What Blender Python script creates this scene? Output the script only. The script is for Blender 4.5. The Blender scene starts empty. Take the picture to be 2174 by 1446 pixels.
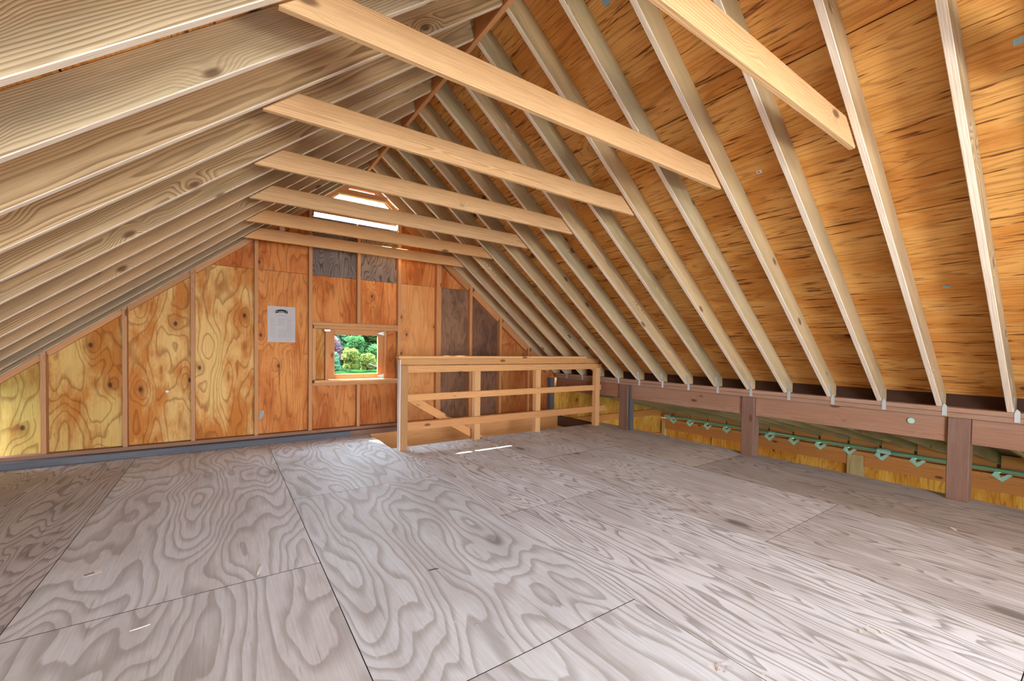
import bpy, bmesh, math, random
from mathutils import Vector, Matrix
random.seed(7)
SC = bpy.context.scene
COL = SC.collection

def lin(r, g, b, k=1.0):
    f = lambda c: (c/255/12.92 if c/255 <= .04045 else ((c/255+.055)/1.055)**2.4)
    return (min(1, f(r)*k), min(1, f(g)*k), min(1, f(b)*k), 1)

# ------------------------------------------------------------------ camera
CAM = bpy.data.cameras.new('camera'); cam = bpy.data.objects.new('camera', CAM); COL.objects.link(cam)
def cam_matrix(yaw, pitch, roll, loc):
    cy, sy, cp, sp, cr, sr = math.cos(yaw), math.sin(yaw), math.cos(pitch), math.sin(pitch), math.cos(roll), math.sin(roll)
    f = Vector((sy*cp, cy*cp, sp)); r = Vector((cy, -sy, 0)); u = r.cross(f)
    r2 = r*cr+u*sr; u2 = -r*sr+u*cr
    M = Matrix((r2, u2, -f)).transposed().to_4x4(); M.translation = loc
    return M
cam.matrix_world = cam_matrix(math.radians(35.16), math.radians(-1.282), math.radians(.870), Vector((0, 0, 1.2375)))
CAM.sensor_fit = 'HORIZONTAL'; CAM.sensor_width = 36; CAM.lens = 903.37/2174*36
CAM.shift_x = (1087-1111.0)/2174; CAM.shift_y = (760.5-723)/2174
CAM.clip_start = .02; CAM.clip_end = 300
SC.camera = cam

# ------------------------------------------------------------------ world, sun, daylight at an assumed loft door behind the camera
W = bpy.data.worlds.new('sky'); SC.world = W; W.use_nodes = True
wt = W.node_tree; wt.nodes.clear()
wo = wt.nodes.new('ShaderNodeOutputWorld'); bg = wt.nodes.new('ShaderNodeBackground')
sky = wt.nodes.new('ShaderNodeTexSky'); sky.sky_type = 'NISHITA'; sky.sun_disc = False
sky.sun_elevation = math.radians(58); sky.sun_rotation = math.radians(-30); sky.dust_density = 3
mx = wt.nodes.new('ShaderNodeMix'); mx.data_type = 'RGBA'; mx.inputs[0].default_value = .9
mx.inputs[7].default_value = (7.5, 8.2, 9.2, 1)
wt.links.new(sky.outputs[0], mx.inputs[6]); wt.links.new(mx.outputs[2], bg.inputs[0]); bg.inputs[1].default_value = 1.6
wt.links.new(bg.outputs[0], wo.inputs[0])
SUN = bpy.data.lights.new('sun', 'SUN'); sun = bpy.data.objects.new('sun', SUN); COL.objects.link(sun)
SUN.energy = 42; SUN.angle = math.radians(.6); SUN.color = (1, .95, .86)
sun.rotation_euler = Vector((.52, -1, -1.655)).to_track_quat('-Z', 'Y').to_euler()
def area(name, loc, to, sx, sy, e, col):
    L = bpy.data.lights.new(name, 'AREA'); L.shape = 'RECTANGLE'; L.size = sx; L.size_y = sy; L.energy = e; L.color = col
    o = bpy.data.objects.new(name, L); COL.objects.link(o); o.location = loc
    o.rotation_euler = (Vector(to)-Vector(loc)).to_track_quat('-Z', 'Z').to_euler()
    return o
def portal(name, loc, to, sx, sy):
    o = area(name, loc, to, sx, sy, 1, (1, 1, 1)); o.data.cycles.is_portal = True
area('assumed_lamp', (2.25, -1.6, 1.35), (1.2, 4.0, 4.3), .42, .42, 31, (1, .975, .94))  # unseen lamp, assumed and added to cast shadows beside studs and rafters
portal('assumed_door_portal', (.35, -3.63, 1.25), (.35, 0, 1.25), 2.6, 2.5)  # unseen door opening, assumed to let sky light in from behind
portal('vent_portal', (1.53, 6.36, 3.2), (1.53, 5, 3.2), 1.15, .55)
portal('window_portal', (1.53, 6.36, 1.12), (1.53, 5, 1.12), .6, .56)
portal('lean_to_portal', (6.8, -3.7, -1.1), (6.8, 0, -1.1), 3.2, 3.0)  # unseen near end of the lean-to, assumed open so daylight enters
VS = SC.view_settings
VS.view_transform = 'Standard'; VS.look = 'None'; VS.gamma = 1; VS.use_curve_mapping = False; VS.exposure = 1.28
SC.cycles.max_bounces = 10; SC.cycles.diffuse_bounces = 6; SC.cycles.use_denoising = True
SC.cycles.sample_clamp_indirect = 8

# ------------------------------------------------------------------ materials
class T:
    def __init__(s, name):
        s.m = bpy.data.materials.new(name); s.m.use_nodes = True; s.t = s.m.node_tree; s.t.nodes.clear()
        s.out = s.t.nodes.new('ShaderNodeOutputMaterial'); s.b = s.t.nodes.new('ShaderNodeBsdfPrincipled')
        s.t.links.new(s.b.outputs[0], s.out.inputs[0])
        s.b.inputs['Roughness'].default_value = .75; s.b.inputs['Specular IOR Level'].default_value = .25
    def put(s, sock, v):
        if hasattr(v, 'is_output'): s.t.links.new(v, sock)
        elif v is not None: sock.default_value = v
    def ma(s, op, a, b=None, c=None, clamp=False):
        n = s.t.nodes.new('ShaderNodeMath'); n.operation = op; n.use_clamp = clamp
        s.put(n.inputs[0], a); s.put(n.inputs[1], b); s.put(n.inputs[2], c); return n.outputs[0]
    def vm(s, op, a, b):
        n = s.t.nodes.new('ShaderNodeVectorMath'); n.operation = op; s.put(n.inputs[0], a); s.put(n.inputs[1], b); return n.outputs[0]
    def mix(s, f, a, b, mode='MIX'):
        n = s.t.nodes.new('ShaderNodeMix'); n.data_type = 'RGBA'; n.blend_type = mode
        s.put(n.inputs[0], f); s.put(n.inputs[6], a); s.put(n.inputs[7], b); return n.outputs[2]
    def noise(s, v, sc=1, d=2, r=.5, dist=0):
        n = s.t.nodes.new('ShaderNodeTexNoise'); s.put(n.inputs['Vector'], v); n.inputs['Scale'].default_value = sc
        n.inputs['Detail'].default_value = d; n.inputs['Roughness'].default_value = r; n.inputs['Distortion'].default_value = dist
        return n.outputs[0]
    def vor(s, v, dim='3D'):
        n = s.t.nodes.new('ShaderNodeTexVoronoi'); n.voronoi_dimensions = dim; s.put(n.inputs['Vector'], v); n.inputs['Scale'].default_value = 1
        return n.outputs['Distance'], n.outputs['Color']
    def mr(s, v, a, b, c=0, d=1, smooth=True):
        n = s.t.nodes.new('ShaderNodeMapRange'); n.interpolation_type = 'SMOOTHSTEP' if smooth else 'LINEAR'
        s.put(n.inputs[0], v)
        for i, x in enumerate((a, b, c, d)): s.put(n.inputs[1+i], x)
        return n.outputs[0]
    def sep(s, v):
        n = s.t.nodes.new('ShaderNodeSeparateXYZ'); s.put(n.inputs[0], v); return n.outputs
    def base(s):
        tc = s.t.nodes.new('ShaderNodeTexCoord'); oi = s.t.nodes.new('ShaderNodeObjectInfo')
        c = s.t.nodes.new('ShaderNodeCombineXYZ')
        r = oi.outputs['Random']
        s.put(c.inputs[0], s.ma('MULTIPLY', r, 91.7)); s.put(c.inputs[1], s.ma('MULTIPLY', s.ma('FRACT', s.ma('MULTIPLY', r, 17.3)), 23.0)); s.put(c.inputs[2], s.ma('MULTIPLY', r, 41.3))
        s.rnd = r; s.oc = oi.outputs['Color']
        s.loc = tc.outputs['Object']; s.P = s.vm('ADD', s.loc, c.outputs[0])
    def bump(s, h, st, d=.004):
        n = s.t.nodes.new('ShaderNodeBump'); n.inputs['Strength'].default_value = st; n.inputs['Distance'].default_value = d
        s.put(n.inputs['Height'], h); s.t.links.new(n.outputs[0], s.b.inputs['Normal'])

def lumber(name, light, dark, grey, freq=95, grain=.55, knot=lin(92, 56, 30), wear=.5, vary=.22, tinted=True):
    t = T(name); t.base()
    x, y, z = t.sep(t.loc)[:3]
    r2 = t.ma('FRACT', t.ma('MULTIPLY', t.rnd, 53.7)); r3 = t.ma('FRACT', t.ma('MULTIPLY', t.rnd, 131.1))
    yy = t.ma('ADD', y, t.ma('MULTIPLY_ADD', r2, .10, .02))
    zz = t.ma('ADD', z, t.ma('MULTIPLY_ADD', r3, .30, -.15))
    r = t.ma('SQRT', t.ma('ADD', t.ma('MULTIPLY', yy, yy), t.ma('MULTIPLY', zz, zz)))
    n1 = t.noise(t.vm('MULTIPLY', t.P, (.55, 3.2, 3.2)), 1, 3, .5)
    kd, kc = t.vor(t.vm('MULTIPLY', t.P, (2.4, 5.6, 5.6)))
    gate = t.ma('GREATER_THAN', t.sep(kc)[0], .45)
    near = t.ma('MULTIPLY', t.mr(kd, .0, .42, 1, 0), gate)
    r = t.ma('ADD', r, t.ma('MULTIPLY_ADD', n1, .062, t.ma('MULTIPLY', near, .035)))
    fr = t.ma('FRACT', t.ma('MULTIPLY', r, freq))
    band = t.ma('MULTIPLY', t.mr(fr, .25, .9), t.mr(fr, .93, 1.0, 1, 0))
    mod = t.mr(t.noise(t.vm('MULTIPLY', t.P, (.8, 9, 9)), 1, 2), .3, .62, .35, 1)
    fib = t.noise(t.vm('MULTIPLY', t.P, (5, 170, 170)), 1, 2, .6)
    c = t.mix(t.ma('MULTIPLY', t.ma('MULTIPLY', band, mod), grain), light, dark)
    bl = t.mr(t.noise(t.vm('MULTIPLY', t.P, (.9, 5, 5)), 1, 4, .6), .45, .75)
    c = t.mix(t.ma('MULTIPLY', bl, wear), c, grey)
    c = t.mix(.8, c, t.mix(fib, (.60, .57, .53, 1), (1.28, 1.29, 1.30, 1)), 'MULTIPLY')
    v = t.ma('MULTIPLY_ADD', t.rnd, vary, 1-vary/2)
    n = t.t.nodes.new('ShaderNodeCombineXYZ')
    for i in range(3): t.put(n.inputs[i], v)
    c = t.mix(1, c, n.outputs[0], 'MULTIPLY')
    kn = t.ma('MULTIPLY', t.mr(kd, .07, .15, 1, 0), gate)
    c = t.mix(t.ma('MULTIPLY', kn, .8), c, knot)
    if tinted: c = t.mix(1, c, t.oc, 'MULTIPLY')
    t.put(t.b.inputs['Base Color'], c)
    t.bump(t.ma('ADD', fib, t.ma('MULTIPLY', band, -.5)), .25, .002)
    return t.m

def plywood(name, light, mid, dark, sx=.45, sy=1.7, lines=13, lw=.5, streak=.6, knot=lin(70, 38, 16), kn_amt=.85, ksc=(1.3, 1.9, 1.9), blot=.6, fibre=.8, rough=.75, spec=.25, kgate=.6, gap=(.62, .74), b0=.62):
    t = T(name); t.base()
    w = t.noise(t.vm('MULTIPLY', t.P, (1.2, 2.6, 1)), 1, 2)
    kd, kc = t.vor(t.vm('MULTIPLY', t.P, ksc), '2D')
    gate = t.ma('GREATER_THAN', t.sep(kc)[0], kgate)
    h = t.noise(t.vm('MULTIPLY', t.P, (sx, sy, 1)), 1, 2.5, .45)
    h = t.ma('ADD', h, t.ma('MULTIPLY_ADD', w, .10, t.ma('MULTIPLY', t.ma('MULTIPLY', t.mr(kd, 0, .4, 1, 0), gate), .10)))
    j = t.noise(t.vm('MULTIPLY', t.P, (3, 26, 1)), 1, 3, .6)
    h = t.ma('MULTIPLY_ADD', j, .012, h)
    fr = t.ma('FRACT', t.ma('MULTIPLY', h, lines))
    band = t.ma('MULTIPLY', t.mr(fr, b0, .9), t.mr(fr, .92, 1, 1, 0))
    fib = t.noise(t.vm('MULTIPLY', t.P, (3.2, 95, 1)), 1, 3, .65)
    bl = t.mr(t.noise(t.vm('MULTIPLY', t.P, (1.3, 3.2, 1)), 1, 5, .62), .40, .62)
    c = t.mix(t.ma('MULTIPLY', bl, blot), light, mid)
    c = t.mix(t.ma('MULTIPLY', band, lw), c, dark)
    st = t.mr(t.noise(t.vm('MULTIPLY', t.P, (3.4, 42, 1)), 1, 3, .55), gap[0], gap[1])
    c = t.mix(t.ma('MULTIPLY', st, streak), c, dark)
    c = t.mix(fibre, c, t.mix(fib, (.66, .64, .62, 1), (1.24, 1.25, 1.26, 1)), 'MULTIPLY')
    halo = t.ma('MULTIPLY', t.mr(kd, .04, .22, 1, 0), gate)
    c = t.mix(t.ma('MULTIPLY', halo, .45*kn_amt), c, dark)
    kn = t.ma('MULTIPLY', t.mr(kd, .025, .06, 1, 0), gate)
    c = t.mix(t.ma('MULTIPLY', kn, kn_amt), c, knot)
    c = t.mix(1, c, t.oc, 'MULTIPLY')
    t.put(t.b.inputs['Base Color'], c)
    t.b.inputs['Roughness'].default_value = rough; t.b.inputs['Specular IOR Level'].default_value = spec
    t.bump(t.ma('ADD', fib, t.ma('MULTIPLY', band, -.6)), .3, .002)
    return t.m

def plain(name, col, rough=.6, metal=0, noise=0, nscale=30, spec=.3):
    t = T(name); t.base()
    if noise:
        n = t.noise(t.loc, nscale, 3)
        c = t.mix(n, tuple(x*(1-noise) for x in col[:3])+(1,), tuple(min(1, x*(1+noise)) for x in col[:3])+(1,))
        t.put(t.b.inputs['Base Color'], c)
    else: t.b.inputs['Base Color'].default_value = col
    t.b.inputs['Roughness'].default_value = rough; t.b.inputs['Metallic'].default_value = metal; t.b.inputs['Specular IOR Level'].default_value = spec
    return t.m

M = {}
M['rafter'] = lumber('rafter_pine', lin(208, 188, 152), lin(116, 86, 52), lin(146, 138, 118), 138, .68, wear=.6)
M['edge'] = lumber('lit_rafter_edge', lin(244, 231, 212), lin(204, 178, 144), lin(228, 214, 194), 92, .4, wear=.4, vary=.08, tinted=False)  # planed pine made paler still to paint light on the bottom faces
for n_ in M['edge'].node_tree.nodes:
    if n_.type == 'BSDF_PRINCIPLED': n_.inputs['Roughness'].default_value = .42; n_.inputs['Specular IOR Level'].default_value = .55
M['tie'] = lumber('fresh_pine', lin(226, 186, 138), lin(184, 132, 84), lin(206, 170, 128), 120, .55, wear=.3, vary=.1)
M['stud'] = lumber('stud_fir', lin(206, 160, 116), lin(160, 108, 68), lin(176, 138, 104), 120, .5, wear=.4)
M['post'] = lumber('post_fir', lin(134, 103, 87), lin(84, 60, 49), lin(150, 126, 114), 150, .6, wear=.45, vary=.1)
M['plate'] = lumber('plate_fir', lin(170, 136, 113), lin(118, 84, 68), lin(180, 156, 142), 130, .45, wear=.45, vary=.08)
M['weathered'] = lumber('weathered_board', lin(120, 122, 128), lin(84, 84, 90), lin(146, 142, 140), 130, .6, wear=.6, vary=.1)
M['rail'] = lumber('railing_pine', lin(214, 166, 114), lin(176, 124, 76), lin(190, 158, 122), 130, .4, wear=.3, vary=.12)
M['roof'] = plywood('roof_plywood', lin(228, 172, 98), lin(202, 132, 58), lin(106, 54, 16), .32, 5.2, 17, .34, .9, ksc=(1.1, 1.5, 1), kgate=.6, blot=.8, gap=(.58, .68))
M['ply_yellow'] = plywood('wall_plywood_yellow', lin(226, 192, 122), lin(196, 126, 54), lin(128, 72, 24), .6, 1.9, 22, .5, .5, ksc=(1.6, 2.6, 1), kgate=.6, blot=1)
M['ply_orange'] = plywood('wall_plywood_orange', lin(216, 146, 80), lin(186, 104, 44), lin(118, 56, 18), .4, 2.4, 20, .4, .7, ksc=(1.9, 3.2, 1), kgate=.55, blot=.9)
M['ply_pale'] = plywood('wall_plywood_pale', lin(226, 164, 102), lin(210, 138, 76), lin(158, 86, 40), .4, 2.4, 16, .25, .4, ksc=(1.9, 3.2, 1), kgate=.45, blot=.6)
M['ply_grey'] = plywood('weathered_plywood_grey', lin(138, 126, 116), lin(108, 96, 88), lin(60, 52, 46), .8, 3.0, 34, .8, .4, kn_amt=.3, blot=.7)
M['ply_brown'] = plywood('weathered_plywood_brown', lin(152, 118, 92), lin(112, 84, 66), lin(62, 44, 34), 1.2, 5.5, 9, .35, .7, kn_amt=.3, blot=.9)
M['ply_gold'] = plywood('lean_to_plywood_gold', lin(222, 172, 78), lin(196, 126, 36), lin(122, 66, 12), .5, 5, 14, .4, .6, ksc=(1.6, 2.4, 1), kgate=.5, blot=.7)
M['floor'] = plywood('floor_plywood', lin(222, 234, 244), lin(204, 211, 217), lin(142, 140, 138), .42, 1.6, 26, .5, .4, knot=lin(80, 66, 58), kn_amt=.4, ksc=(.5, .9, 1), kgate=.75, blot=.8, fibre=.75, rough=.62, spec=.3, b0=.4)
M['floor_fine'] = plywood('floor_plywood_fine_grain', lin(222, 233, 243), lin(202, 208, 214), lin(120, 118, 116), .34, 3.0, 34, .6, .5, knot=lin(70, 60, 54), kn_amt=.6, ksc=(.5, 1.0, 1), kgate=.72, blot=.7, fibre=.8, rough=.62, spec=.3, b0=.45, gap=(.60, .70))
M['dark'] = plain('dark_void_board', lin(42, 30, 24), .9)
M['ply_edge'] = plain('weathered_ply_edge', lin(52, 42, 36), .95)
M['deck'] = plain('roof_underlay', lin(60, 44, 34), .9)
M['galv'] = plain('galvanised_steel', lin(206, 218, 224), .42, .55, .15, 60)
M['galv_dark'] = plain('dull_steel', lin(120, 122, 120), .5, .6, .15, 60)
M['teal'] = plain('teal_tinted_steel', lin(176, 224, 208), .35, .25, .15, 40)
M['conduit'] = plain('green_conduit', lin(130, 190, 158), .25, .4, .1, 30)
M['white'] = plain('white_paint', lin(236, 232, 226), .6)
M['paper'] = plain('paper', lin(236, 238, 240), .8, 0, .03, 18)
M['print'] = plain('grey_print', lin(188, 192, 196), .8)
M['badge'] = plain('dark_green_print', lin(40, 58, 50), .7)
M['blue'] = plain('blue_sticker', lin(132, 178, 196), .5, 0, .2, 120)
M['bluegrey'] = plain('grey_sticker', lin(150, 160, 164), .6, 0, .3, 150)
M['slab'] = plain('concrete', lin(150, 146, 140), .9, 0, .1, 3)
t = T('window_glass'); tr = t.t.nodes.new('ShaderNodeBsdfTransparent'); gl = t.t.nodes.new('ShaderNodeBsdfGlossy'); gl.inputs['Roughness'].default_value = .02
ms = t.t.nodes.new('ShaderNodeMixShader'); tr.inputs[0].default_value = (.96, .98, .97, 1)
ms.inputs[0].default_value = .05; t.t.links.new(tr.outputs[0], ms.inputs[1]); t.t.links.new(gl.outputs[0], ms.inputs[2]); t.t.links.new(ms.outputs[0], t.out.inputs[0]); M['glass'] = t.m
M['grass'] = plain('grass_green', lin(104, 186, 104, .05), .9, 0, .5, 9, 0)
M['bark'] = plain('bark', lin(96, 84, 82, .3), .9, 0, .3, 20)
def leafmat(name, col):
    t = T(name); t.base(); n = t.noise(t.loc, 6, 3); t.b.inputs['Specular IOR Level'].default_value = .05
    t.put(t.b.inputs['Base Color'], t.mix(n, tuple(c*.55 for c in col[:3])+(1,), tuple(min(1, c*1.5) for c in col[:3])+(1,)))
    tr = t.t.nodes.new('ShaderNodeBsdfTranslucent'); tr.inputs[0].default_value = col
    ad = t.t.nodes.new('ShaderNodeMixShader'); ad.inputs[0].default_value = .45
    t.t.links.new(t.b.outputs[0], ad.inputs[1]); t.t.links.new(tr.outputs[0], ad.inputs[2]); t.t.links.new(ad.outputs[0], t.out.inputs[0])
    return t.m
M['leaf_green'] = leafmat('leaf_green', lin(92, 170, 96, .19)); M['leaf_teal'] = leafmat('leaf_teal', lin(110, 184, 140, .19))
M['leaf_yellow'] = leafmat('leaf_yellow', lin(164, 190, 92, .19)); M['leaf_purple'] = leafmat('leaf_purple', lin(170, 140, 160, .19))

# ------------------------------------------------------------------ builders
def link(name, me, mat, parent=None, mw=None, col=None):
    if mat is not None:
        me.materials.clear(); me.materials.append(mat)
    o = bpy.data.objects.new(name, me); COL.objects.link(o)
    if mw is not None: o.matrix_world = mw
    if parent is not None:
        o.parent = parent
        o.matrix_parent_inverse = parent.matrix_world.inverted() if parent.type != 'EMPTY' or parent.matrix_world != Matrix.Identity(4) else Matrix.Identity(4)
        if mw is not None: o.matrix_basis = mw if parent.matrix_world == Matrix.Identity(4) else mw
    if col: o.color = (col[0], col[1], col[2], 1)
    return o
def tag(o, label=None, cat=None, group=None, kind=None):
    if label: o['label'] = label
    if cat: o['category'] = cat
    if group: o['group'] = group
    if kind: o['kind'] = kind
    return o
def empty(name, loc=(0, 0, 0)):
    o = bpy.data.objects.new(name, None); COL.objects.link(o); o.location = loc; o.empty_display_size = .1
    o.matrix_world = Matrix.Translation(loc); return o
def attach(o, parent):
    mw = o.matrix_world.copy(); o.parent = parent; o.matrix_parent_inverse = Matrix.Identity(4)
    o.matrix_basis = parent.matrix_world.inverted() @ mw
    return o
def bm_mesh(name, bm):
    me = bpy.data.meshes.new(name); bm.normal_update(); bm.to_mesh(me); bm.free(); return me
def prism_mesh(pts, axis_len, bev=0, name='prism'):
    """pts: 2D polygon (u, w) in local X, Z; extruded along local Y from 0 to axis_len."""
    bm = bmesh.new()
    a = [bm.verts.new((u, 0, w)) for u, w in pts]; b = [bm.verts.new((u, axis_len, w)) for u, w in pts]
    bm.faces.new(a); bm.faces.new(b[::-1]); n = len(pts)
    for i in range(n): bm.faces.new((a[(i+1) % n], a[i], b[i], b[(i+1) % n]))
    bmesh.ops.recalc_face_normals(bm, faces=bm.faces)
    if bev: bmesh.ops.bevel(bm, geom=list(bm.edges), offset=bev, segments=1, affect='EDGES')
    return bm_mesh(name, bm)
def box_mesh(x0, x1, y0, y1, z0, z1, bev=0, name='box'):
    bm = bmesh.new(); bmesh.ops.create_cube(bm, size=1)
    for v in bm.verts: v.co = Vector(((x0+x1)/2+v.co.x*(x1-x0), (y0+y1)/2+v.co.y*(y1-y0), (z0+z1)/2+v.co.z*(z1-z0)))
    if bev: bmesh.ops.bevel(bm, geom=list(bm.edges), offset=bev, segments=1, affect='EDGES')
    return bm_mesh(name, bm)
def frame(org, xdir, zdir):
    x = Vector(xdir).normalized(); z = Vector(zdir); z = (z-x*z.dot(x)).normalized(); y = z.cross(x)
    m = Matrix((x, y, z)).transposed().to_4x4(); m.translation = org; return m
def board(name, x0, x1, y0, y1, z0, z1, mat, parent=None, bev=.003, col=None):
    """axis-aligned timber in world coordinates; local X runs along its longest side so the grain does too."""
    d = (x1-x0, y1-y0, z1-z0); c = Vector(((x0+x1)/2, (y0+y1)/2, (z0+z1)/2)); k = max(range(3), key=lambda i: d[i])
    xd = [(1, 0, 0), (0, 1, 0), (0, 0, 1)][k]; zd = (0, 0, 1) if k != 2 else (1, 0, 0)
    F = frame(c, xd, zd)
    L, H = d[k], (d[2] if k != 2 else d[0]); Tk = [d[1], d[0], d[1]][k]
    me = box_mesh(-L/2, L/2, -Tk/2, Tk/2, -H/2, H/2, min(bev, min(L, H, Tk)*.2), name)
    o = link(name, me, mat, None, F, col)
    if parent: attach(o, parent)
    return o
def beam(name, p0, p1, w, h, mat, parent=None, up=(0, 0, 1), bev=.003, col=None):
    p0, p1 = Vector(p0), Vector(p1); L = (p1-p0).length
    o = link(name, box_mesh(0, L, -w/2, w/2, -h/2, h/2, bev, name), mat, None, frame(p0, p1-p0, up), col)
    if parent: attach(o, parent)
    return o
def poly_panel(name, F, pts, th, mat, parent=None, col=None):
    """flat panel: polygon in the frame's local X, Y, thickness along local Z (0..th)."""
    bm = bmesh.new(); a = [bm.verts.new((x, y, 0)) for x, y in pts]; b = [bm.verts.new((x, y, th)) for x, y in pts]; n = len(pts)
    bm.faces.new(a[::-1]); bm.faces.new(b)
    for i in range(n): bm.faces.new((a[i], a[(i+1) % n], b[(i+1) % n], b[i]))
    bmesh.ops.recalc_face_normals(bm, faces=bm.faces)
    o = link(name, bm_mesh(name, bm), mat, None, F, col)
    if parent: attach(o, parent)
    return o
def tube_mesh(pts, r, seg=8, name='tube'):
    bm = bmesh.new(); rings = []
    for i, p in enumerate(pts):
        p = Vector(p); d = (Vector(pts[min(i+1, len(pts)-1)])-Vector(pts[max(i-1, 0)])).normalized()
        u = d.orthogonal().normalized(); v = d.cross(u)
        if rings:
            pass
        rr = r[i] if isinstance(r, (list, tuple)) else r
        rings.append([bm.verts.new(p+u*rr*math.cos(2*math.pi*k/seg)+v*rr*math.sin(2*math.pi*k/seg)) for k in range(seg)])
    for a, b in zip(rings, rings[1:]):
        for k in range(seg): bm.faces.new((a[k], a[(k+1) % seg], b[(k+1) % seg], b[k]))
    bm.faces.new(rings[0][::-1]); bm.faces.new(rings[-1])
    bmesh.ops.recalc_face_normals(bm, faces=bm.faces)
    return bm_mesh(name, bm)
def disc_mesh(r, h, seg=14, name='disc'):
    bm = bmesh.new(); bmesh.ops.create_cone(bm, cap_ends=True, segments=seg, radius1=r, radius2=r*.9, depth=h); return bm_mesh(name, bm)

ORD = ['first', 'second', 'third', 'fourth', 'fifth', 'sixth', 'seventh', 'eighth', 'ninth', 'tenth', 'eleventh', 'twelfth', 'thirteenth', 'fourteenth', 'fifteenth']

# ------------------------------------------------------------------ dimensions
S = .82; Q = math.hypot(1, S); XR = 1.61; CR = 4.972; CL = 2.332; RD = .172
zr = lambda x: CR-S*x
zl = lambda x: CL+S*x
roof_z = lambda x: zr(x) if x > XR else zl(x)
YG = 6.2; YS = 6.29; YB = -3.6
XP = 5.1; ZP = .79; XLP = XR-(XP-XR)
YC = lambda k: .525+.4133*k if k < 14 else 6.222
G0 = -2.7

# ------------------------------------------------------------------ floor
floor = empty('floor'); tag(floor, kind='structure')
cols = [(-1.95, -.769, [-1.06, 1.38, 3.82]), (-.769, .451, [.179, 2.619, 5.06]), (.451, 1.671, [-1.06, 1.379, 3.819]),
        (1.671, 2.891, [.2, 2.642]), (2.891, 4.111, [-1.1, 1.331, 3.77]), (4.111, 5.27, [.2, 2.64])]
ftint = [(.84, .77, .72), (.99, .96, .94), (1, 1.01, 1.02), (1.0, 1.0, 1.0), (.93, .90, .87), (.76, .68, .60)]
g = .0018
for ci, (x0, x1, js) in enumerate(cols):
    y1s = YG if ci < 3 else 5.12
    ys = [YB]+js+[y1s]
    for a, b in zip(ys, ys[1:]):
        F = frame((0, 0, -.019), (0, 1, 0), (0, 0, 1))   # local X = world Y, local Y = -world X
        dz = random.uniform(-.0008, .0008)
        F.translation = ((x0+x1)/2, (a+b)/2, -.019+dz)
        L, Wd = b-a-2*g, x1-x0-2*g
        k = random.uniform(.97, 1.03)*{(5, 0): 1, (5, 1): .98, (5, 2): 1.36, (4, 0): .97, (4, 1): 1.0, (4, 2): 1.12, (4, 3): 1.16, (3, 2): 1.1, (3, 1): 1.03}.get((ci, ys.index(a)), 1); tint = tuple(c*k for c in ftint[ci])  # far sheets lifted in tone to paint in light lost by the knee wall
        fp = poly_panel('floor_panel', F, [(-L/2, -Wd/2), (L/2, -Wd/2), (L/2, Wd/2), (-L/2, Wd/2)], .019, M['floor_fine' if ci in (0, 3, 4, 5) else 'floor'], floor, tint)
        fp.data.materials.append(M['ply_edge'])
        for p in fp.data.polygons:
            if abs(p.normal.z) < .5: p.material_index = 1
    for y in [y1s-.03]:
        pass
for k in range(-5, 14):                                   # joists under the sheets
    y = YC(k)
    if y < 5.05: board('floor_joist', -1.95, 5.25, y-.02, y+.02, -.26, -.022, M['stud'], floor, 0, (.5, .45, .4))
    else: board('floor_joist', -1.95, 1.66, y-.02, y+.02, -.26, -.022, M['stud'], floor, 0, (.5, .45, .4))
board('rim_joist', 5.235, 5.272, YB, 5.12, -.27, -.021, M['post'], floor, .002, (.55, .5, .5))
board('stair_trimmer', 1.66, 1.70, 5.08, 6.148, -.27, -.021, M['rail'], floor)
board('stair_header', 1.70, 5.23, 5.085, 5.122, -.27, -.021, M['rail'], floor)

# ------------------------------------------------------------------ ceiling: roof sheets laid over the rafters
ceil = empty('ceiling'); tag(ceil, kind='structure')
nR = Vector((S, 0, 1)).normalized(); dR = Vector((1, 0, -S)).normalized()
nL = Vector((-S, 0, 1)).normalized(); dL = Vector((-1, 0, -S)).normalized()
def slope_sheets(n, d, cols4, side):
    org = Vector((XR, 0, zr(XR)))+n*(RD+.001)
    s0 = RD*S if False else .0
    rows = [(-.1, 1.317), (1.317, 2.538), (2.538, 3.745), (3.745, 4.62)]
    for i, (a, b) in enumerate(rows):
        off = YC([-2, 1, -1, 2][i])
        ys = [YB-.3]+[y for y in [off+2.48*j for j in range(-3, 6)] if YB < y < 6.5]+[6.60]
        for y0, y1 in zip(ys, ys[1:]):
            F = frame(org+d*((a+b)/2)+Vector((0, (y0+y1)/2, 0)), (0, 1, 0), n)
            L, Wd = y1-y0-.003, b-a-.007
            k = random.uniform(.9, 1.08)
            poly_panel('roof_panel', F, [(-L/2, -Wd/2), (L/2, -Wd/2), (L/2, Wd/2), (-L/2, Wd/2)], .012, M['roof'], ceil, (k, k*random.uniform(.95, 1.03), k*.97))
    F = frame(org+n*.014+d*2.26+Vector((0, 1.375, 0)), (0, 1, 0), n)
    poly_panel('roof_deck', F, [(-5.225, -2.46), (5.225, -2.46), (5.225, 2.46), (-5.225, 2.46)], .03, M['deck'], ceil)
slope_sheets(nR, dR, None, 'r'); slope_sheets(nL, dL, None, 'l')

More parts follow.
